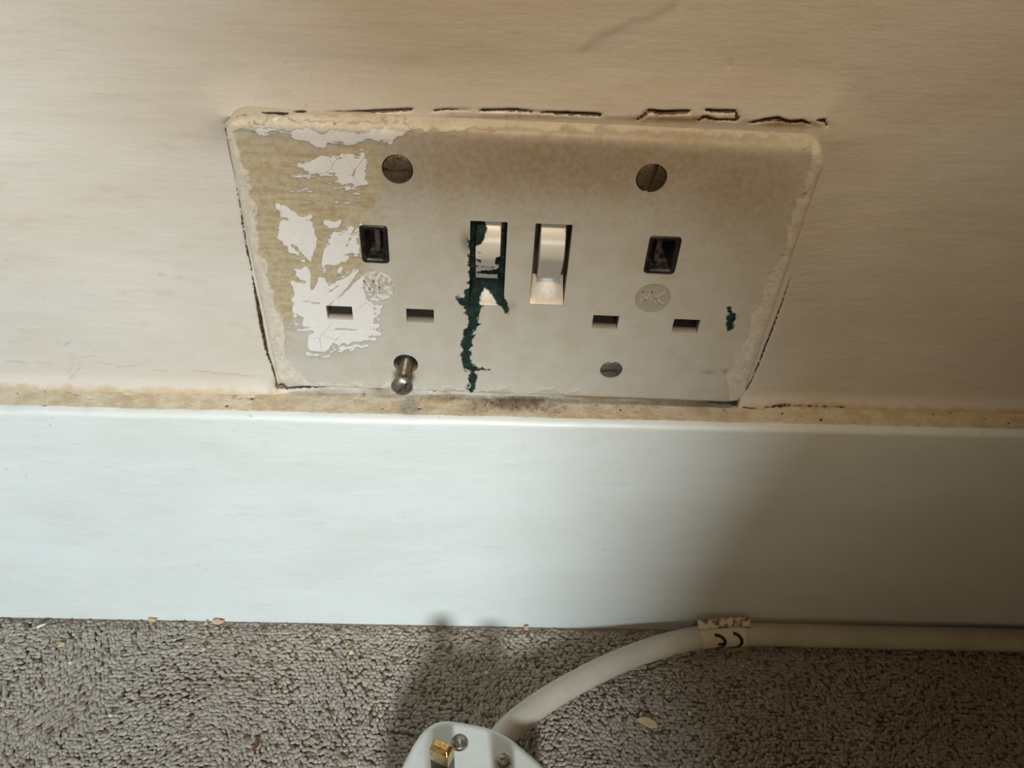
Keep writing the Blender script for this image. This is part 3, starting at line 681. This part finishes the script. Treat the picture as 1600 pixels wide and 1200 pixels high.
# outline (a across, b towards the cable), rounded shoulders narrowing to the cable
half = [(0,18.9),(5,18.5),(9.5,17.4),(14.5,16.0),(18.5,14.5),(21.4,12.0),(23.3,8.4),(24.1,4.2),(24.2,0),(24.1,-6),(23.8,-13),(23.0,-19),(21.2,-25),(17.8,-30),(13,-33.4),(7,-35.2),(0,-35.8)]
def smooth_closed(pts, k=5):
    out = []; n = len(pts)
    for i in range(n):
        p0, p1, p2, p3 = [np.array(pts[(i+d) % n], float) for d in (-1, 0, 1, 2)]
        for j in range(k):
            t = j/k; out.append(.5*((2*p1)+(-p0+p2)*t+(2*p0-5*p1+4*p2-p3)*t*t+(-p0+3*p1-3*p2+p3)*t**3))
    return out
outl = smooth_closed(half+[(-a, b) for a, b in half[-2:0:-1]])
ZF = 20.5
def body(levels, name, mat, par):
    n = len(outl); V = []; cen = np.array([0, -9.0])
    for (sc_, z) in levels:
        for q in outl:
            r = q-cen; L = np.linalg.norm(r); r = r*(1+sc_/L); V.append(plugpt(*(cen+r), z))
    K = len(levels); Fc = [(k*n+i, k*n+(i+1) % n, (k+1)*n+(i+1) % n, (k+1)*n+i) for k in range(K-1) for i in range(n)]
    Fc += [tuple(range(n))[::-1], tuple((K-1)*n+i for i in range(n))]
    o = link(name, V, Fc, mat, par); fix_normals(o); return o
def nest(o, par):
    o.parent = par; o.matrix_parent_inverse = Matrix.Identity(4); return o
plug = body([(-9,.3),(-5,.8),(-2.5,2.5),(-1.2,6),(-.5,11),(-.2,14.4),(-.35,14.7),(-.9,14.8)], 'plug_cap', pw_, lead)
base = body([(-1.0,14.7),(-.35,14.8),(-.05,15.0),(0,16),(-.15,18.2),(-.55,19.5),(-1.15,20.2),(-2.1,20.5),(-3.0,20.5)], 'pin_base', pw_, lead)
e = base.modifiers.new('edge_split', 'EDGE_SPLIT'); e.split_angle = math.radians(60)
brass = metal('brass', sr(212,184,128), sr(184,150,92), .22, sr(146,112,64)); brass.node_tree.nodes['Principled BSDF'].inputs['Metallic'].default_value = 1.0
sleeve = NT('black pin sleeve').out(sr(38,38,38), .4)
def pin(a, b, wx, wy, L, sl):
    def box(z0, z1, kx, ky, mat, name, par, ch=.0):
        lv = [(z0, 1, 1), (z1-ch, 1, 1)]+([(z1, .74, .45)] if ch else []); V = []; Fc = []
        for (z, p, q) in lv:
            for (s, t) in ((-1,-1),(1,-1),(1,1),(-1,1)): V.append(plugpt(a+s*kx/2*p, b+t*ky/2*q, z))
        K = len(lv)
        Fc = [(k*4+i, k*4+(i+1) % 4, (k+1)*4+(i+1) % 4, (k+1)*4+i) for k in range(K-1) for i in range(4)]+[(3,2,1,0), tuple((K-1)*4+i for i in range(4))]
        o = link(name, V, Fc, mat, par, smooth=False); fix_normals(o); bevel(o, .22, 2); return o
    p = box(ZF-1, ZF+L, wx, wy, brass, 'pin', lead, 1.3)
    if sl: nest(box(ZF-.2, ZF+9.0, wx+.08, wy+.08, sleeve, 'sleeve', lead), p)
    return nest(p, lead) if False else p
pin(-11.1, 0, 6.35, 4.0, 17.7, True); pin(11.1, 0, 6.35, 4.0, 17.7, True); pin(0, -22.2, 4.0, 8.0, 22.7, False)
for (px, py, an) in ((718,1160,20),(786,1190,50)):
    q = U(px, py, 'z', ZF); V, Fc = [], []; seg = 40; r = 2.35
    for (rr, z) in ((1.22, ZF+.02), (1.2, ZF+.05), (1.05, ZF+.03), (1.02, ZF-.25), (.98, ZF-.05), (.86, ZF+.32), (.5, ZF+.55), (.02, ZF+.6)):
        for s in range(seg):
            a = 2*math.pi*s/seg; V.append((q[0]+r*rr*math.cos(a), q[1]+r*rr*math.sin(a), z))
    Fc = [(k*seg+i, k*seg+(i+1) % seg, (k+1)*seg+(i+1) % seg, (k+1)*seg+i) for k in range(7) for i in range(seg)]+[tuple(7*seg+i for i in range(seg)), tuple(range(seg))[::-1]]
    o = link('screw', V, Fc, steel, lead); fix_normals(o); o['label'] = 'small grey cross-head screw'
    for rot_ in (0, 90):
        bm = bmesh.new(); bmesh.ops.create_cube(bm, size=1); bmesh.ops.scale(bm, vec=(2.7, .62, 1.5), verts=bm.verts)
        R3 = Matrix.Rotation(math.radians(an+rot_), 3, 'Z')
        for v in bm.verts: v.co = (R3 @ v.co+Vector((q[0], q[1], ZF+.75)))*MM
        cut(o, bm)
        o.modifiers.clear()
    e = o.modifiers.new('edge_split', 'EDGE_SPLIT'); e.split_angle = math.radians(38)

# cable: one swept tube from inside the plug, over the carpet, along the skirting
RC = 4.45
ctl = [plugpt(-.6, 8, 10.5), plugpt(-.6, 17, 10.5)]
for (x, y, z) in [(806,1129,9.5),(860,1090,7.2),(940,1046,5.2),(1020,1014,4.6),(1100,995,4.6),(1180,984,4.8),(1280,980,4.8),(1380,985,4.6),(1480,992,4.4),(1595,1000,4.2),(1720,1010,4.2)]:
    q = U(x, y, 'z', z); q[1] = min(q[1], YS-RC-.75+.0*q[1]); ctl.append(q)
ctl.append(ctl[-1]+np.array([60,-8,0]))
path = []
for i in range(len(ctl)-1):
    p0 = ctl[max(i-1, 0)]; p1 = ctl[i]; p2 = ctl[i+1]; p3 = ctl[min(i+2, len(ctl)-1)]
    for j in range(10):
        t = j/10; path.append(.5*((2*p1)+(-p0+p2)*t+(2*p0-5*p1+4*p2-p3)*t*t+(-p0+3*p1-3*p2+p3)*t**3))
path.append(ctl[-1]); path = np.array(path)
def frame(i):
    d = path[min(i+1, len(path)-1)]-path[max(i-1, 0)]; d = d/np.linalg.norm(d); s = np.cross(d, up); s /= np.linalg.norm(s); return d, s, np.cross(s, d)
seg = 28; V = []
for i in range(len(path)):
    d, s, u_ = frame(i)
    for k in range(seg):
        a = 2*math.pi*k/seg; V.append(path[i]+RC*(math.cos(a)*s+math.sin(a)*u_))
Fc = [(i*seg+k, i*seg+(k+1) % seg, (i+1)*seg+(k+1) % seg, (i+1)*seg+k) for i in range(len(path)-1) for k in range(seg)]
cable = link('cable', V, Fc, white_mat('white cable sheath', sr(202,195,182), sr(188,180,164), .42), lead); fix_normals(cable)
# sticker wrapped round the cable, its ends pinched into a folded flag on top
pxs = PX(path); i0 = int(np.argmin(abs(pxs[:, 0]-1092)+1e3*(np.arange(len(path)) < 20))); i1 = int(np.argmin(abs(pxs[:, 0]-1166)+1e3*(np.arange(len(path)) < 20)))
def on_cable(f, a, r):
    """f: path index (float), a: degrees round (0 = towards viewer side, 90 = up)"""
    i = int(f); t = f-i; d, s, u_ = frame(i); d2, s2, u2 = frame(min(i+1, len(path)-1)); p = path[i]*(1-t)+path[min(i+1, len(path)-1)]*t
    s = s*(1-t)+s2*t; u_ = u_*(1-t)+u2*t; a = math.radians(a); return p+r*(math.cos(a)*s+math.sin(a)*u_)
paper = white_mat('paper sticker', sr(222,212,192), sr(208,196,172), .55)
V = []; na, nf = 30, 12
for j in range(nf+1):
    for i in range(na+1): V.append(on_cable(i0+(i1-i0)*j/nf, -80+250*i/na, RC+.14))
Fc = [(j*(na+1)+i, j*(na+1)+i+1, (j+1)*(na+1)+i+1, (j+1)*(na+1)+i) for j in range(nf) for i in range(na)]
stick = link('label_sticker', V, Fc, paper, cable); nest(stick, cable); so_ = stick.modifiers.new('solidify', 'SOLIDIFY'); so_.thickness = .00016; so_.offset = 1
# flag
V = []; nf = 22
for j in range(nf+1):
    f = i0-.4+(i1-i0+.9)*j/nf
    for i, (a, r) in enumerate(((96, RC+.1), (97, RC+.9), (105, RC+1.7), (114, RC+3.3+.5*math.sin(j*1.9)+.35*random.random()))):
        q = on_cable(f, a, r); V.append(q+np.array([0, 0, .1*math.sin(j*1.3+i)]))
Fc = [(j*4+i, j*4+i+1, (j+1)*4+i+1, (j+1)*4+i) for j in range(nf) for i in range(3)]
t = NT('torn sticker flap'); nz_ = t.noise(420, 4, .7)
fl = link('sticker_flap', V, Fc, t.out(t.mix(t.rng(nz_, .48, .58), sr(222,210,186), sr(120,98,72)), .6), cable); nest(fl, cable)
so_ = fl.modifiers.new('solidify', 'SOLIDIFY'); so_.thickness = .0003; so_.offset = 0
# the two arched letters, printed upside down as the cable lies
def arc_mark(fc, span, name):
    pts = [(fc+span*math.cos(q)*1.0, 18+36*math.sin(q)) for q in np.linspace(-1.75, 1.75, 30)]
    return pts
ink = NT('black ink').out(sr(22,18,22), .5)
di = (i1-i0)/74.0                                     # path index per pixel
def ribbon(pts, wd):
    V = []; Fc = []
    for k, (f, a) in enumerate(pts):
        f0, a0 = pts[max(k-1, 0)]; f1, a1 = pts[min(k+1, len(pts)-1)]
        L = 4.3; du = np.array([(f1-f0)/di/L, (a1-a0)*math.pi/180*RC]); du /= np.linalg.norm(du)+1e-9; no = np.array([-du[1], du[0]])*wd/2
        for s in (1, -1): V.append(on_cable(f+s*no[0]*L*di, a+s*no[1]*180/math.pi/RC, RC+.34))
    Fc = [(2*k, 2*k+1, 2*k+3, 2*k+2) for k in range(len(pts)-1)]
    return V, Fc
def F_(px): return i0+(px-1092)*di
VV, FF = [], []
for pts in ([(F_(1110+18*math.cos(q)), 22+42*math.sin(q)) for q in np.linspace(-1.35, 1.5, 26)],
            [(F_(1128), 20), (F_(1117), 16)],
            [(F_(1140+15*math.cos(q)), 24+44*math.sin(q)) for q in np.linspace(-1.5, 1.45, 26)]):
    v, f = ribbon(pts, 1.15); b = len(VV); VV += v; FF += [tuple(i+b for i in q) for q in f]
mk = link('printed_mark', VV, FF, ink, cable, smooth=False); nest(mk, cable); nest(mk, stick)
so_ = mk.modifiers.new('solidify', 'SOLIDIFY'); so_.thickness = .00005; so_.offset = 1

# ================================================================= crumbs and splinters on the carpet
def chip_mesh(L, wd, th, seed):
    r = random.Random(seed); V = []; n = 9
    ring = []
    for i in range(n):
        a = 2*math.pi*i/n; ring.append((L/2*math.cos(a)*(1+r.uniform(-.22, .22)), wd/2*math.sin(a)*(1+r.uniform(-.35, .3))))
    for z, k in ((0, .8), (th*.4, 1), (th, .78)):
        for (x, y) in ring: V.append((x*k, y*k, z+r.uniform(-.12, .12)*th))
    Fc = [(k*n+i, k*n+(i+1) % n, (k+1)*n+(i+1) % n, (k+1)*n+i) for k in range(2) for i in range(n)]+[tuple(range(n))[::-1], tuple(2*n+i for i in range(n))]
    return V, Fc
def chipmat(name, a, b):
    t = NT(name); n1 = t.noise(1200, 3, .6); return t.out(t.mix(n1, a, b), .8, t.bump(n1, .0003, .7))
cm = {'tan': chipmat('raw wood', sr(220,196,156), sr(190,162,122)), 'pink': chipmat('pinkish wood', sr(218,188,164), sr(192,160,134)),
      'pale': chipmat('pale flake', sr(228,210,170), sr(204,184,142)), 'white': chipmat('white flake', sr(236,230,216), sr(216,208,190)), 'brown': chipmat('brown husk', sr(120,72,46), sr(84,48,30))}
def chip(px, py, L, wd, th, ang, col, label, name='wood_chip', cat='wood chip', z=.0, group=None, seed=1):
    V, Fc = chip_mesh(L, wd, th, seed); q = U(px, py, 'z', z); q[1] = min(q[1], YS-wd/2-.3)
    ob = link(name, V, Fc, cm[col], smooth=False); fix_normals(ob); ob.location = Vector(q)*MM; ob.rotation_euler = (random.uniform(-.12, .12), random.uniform(-.1, .1), math.radians(ang))
    tag(ob, label, cat, group); return ob
chip(341, 969, 4.6, 2.2, 1.3, 8, 'pink', 'pinkish wood chip lying against the foot of the skirting board', seed=2)
chip(239, 968, 3.8, 1.7, 1.0, -4, 'tan', 'yellowish wood chip at the foot of the skirting, far left of the plug', seed=3)
chip(1012, 1130, 8.2, 3.2, 1.5, -12, 'tan', 'long tan wood splinter alone on the dark carpet below the cable', seed=4)
chip(401, 1166, 3.6, 1.5, 1.2, 60, 'brown', 'small reddish brown husk on the carpet left of the plug', 'seed_husk', 'husk', seed=5)
chip(64, 979, 3.6, .9, .8, 32, 'white', 'thin white paint sliver on the carpet near the far left corner', 'paint_flake', 'paint flake', seed=6)
chip(318, 1016, 2.2, 1.3, .9, 55, 'pale', 'pale kite-shaped flake on the carpet below the pinkish wood chip', 'paint_flake', 'paint flake', seed=7)
chip(97, 1008, 2.6, 2.0, .9, 10, 'tan', 'tan crumb on the carpet at the left, below the thin white sliver', 'crumb', 'crumb', seed=8)
chip(430, 1081, 1.8, 1.5, .9, 20, 'tan', 'tan crumb on the open carpet between brown husk and skirting', 'crumb', 'crumb', seed=9)
chip(549, 1021, 2.2, 1.8, 1.1, 30, 'pale', 'yellow crumb on the carpet left of the cable plug shadow', 'crumb', 'crumb', seed=10)
chip(760, 1053, 1.9, 1.6, 1.0, 30, 'pale', 'yellowish crumb on the shaded carpet just above the plug', 'crumb', 'crumb', seed=11)
chip(823, 982, 2.4, 1.2, 1.3, 40, 'pink', 'small brown-pink splinter against the skirting above the plug', seed=12)
for n_, (x, y, c, lab) in enumerate([
 (322,975,'pale','tiny pale speck just left of the pinkish wood chip at the skirting foot'),
 (285,978,'pale','tiny pale speck halfway between the yellowish and the pinkish wood chips'),
 (386,1034,'tan','slim tan speck right of the kite-shaped flake'),
 (20,987,'tan','tan speck nearest the left edge, close under the skirting'),
 (96,994,'tan','tan speck directly above the tan crumb at the left'),
 (110,1036,'white','small white speck just below the tan crumb at the left'),
 (173,1119,'white','lone white speck in the middle of the left-hand carpet'),
 (593,1055,'tan','tan speck on the carpet at the left border of the plug shadow'),
 (655,1045,'tan','left speck of the close pair in the plug shadow'),
 (672,1045,'pink','right, pinkish speck of the close pair in the plug shadow'),
 (742,1055,'pink','pinkish curl immediately left of the yellowish crumb above the plug'),
 (696,1023,'pink','long thin pinkish speck in the shade between skirting and plug'),
 (710,997,'tan','tan sliver in the shade close under the skirting'),
 (762,1107,'pale','pale fleck beside the cable where it leaves the plug'),
 (1001,1117,'white','white grain up and left of the long tan splinter'),
 (1026,1116,'white','white grain up and right of the long tan splinter'),
 (1077,1115,'white','pale fibre farthest right of the long tan splinter')]):
    chip(x, y, random.uniform(1.1, 1.9), random.uniform(.7, 1.1), .7, random.uniform(0, 180), c, lab, 'debris_speck', 'debris', group='tiny debris specks in the carpet', seed=40+n_)
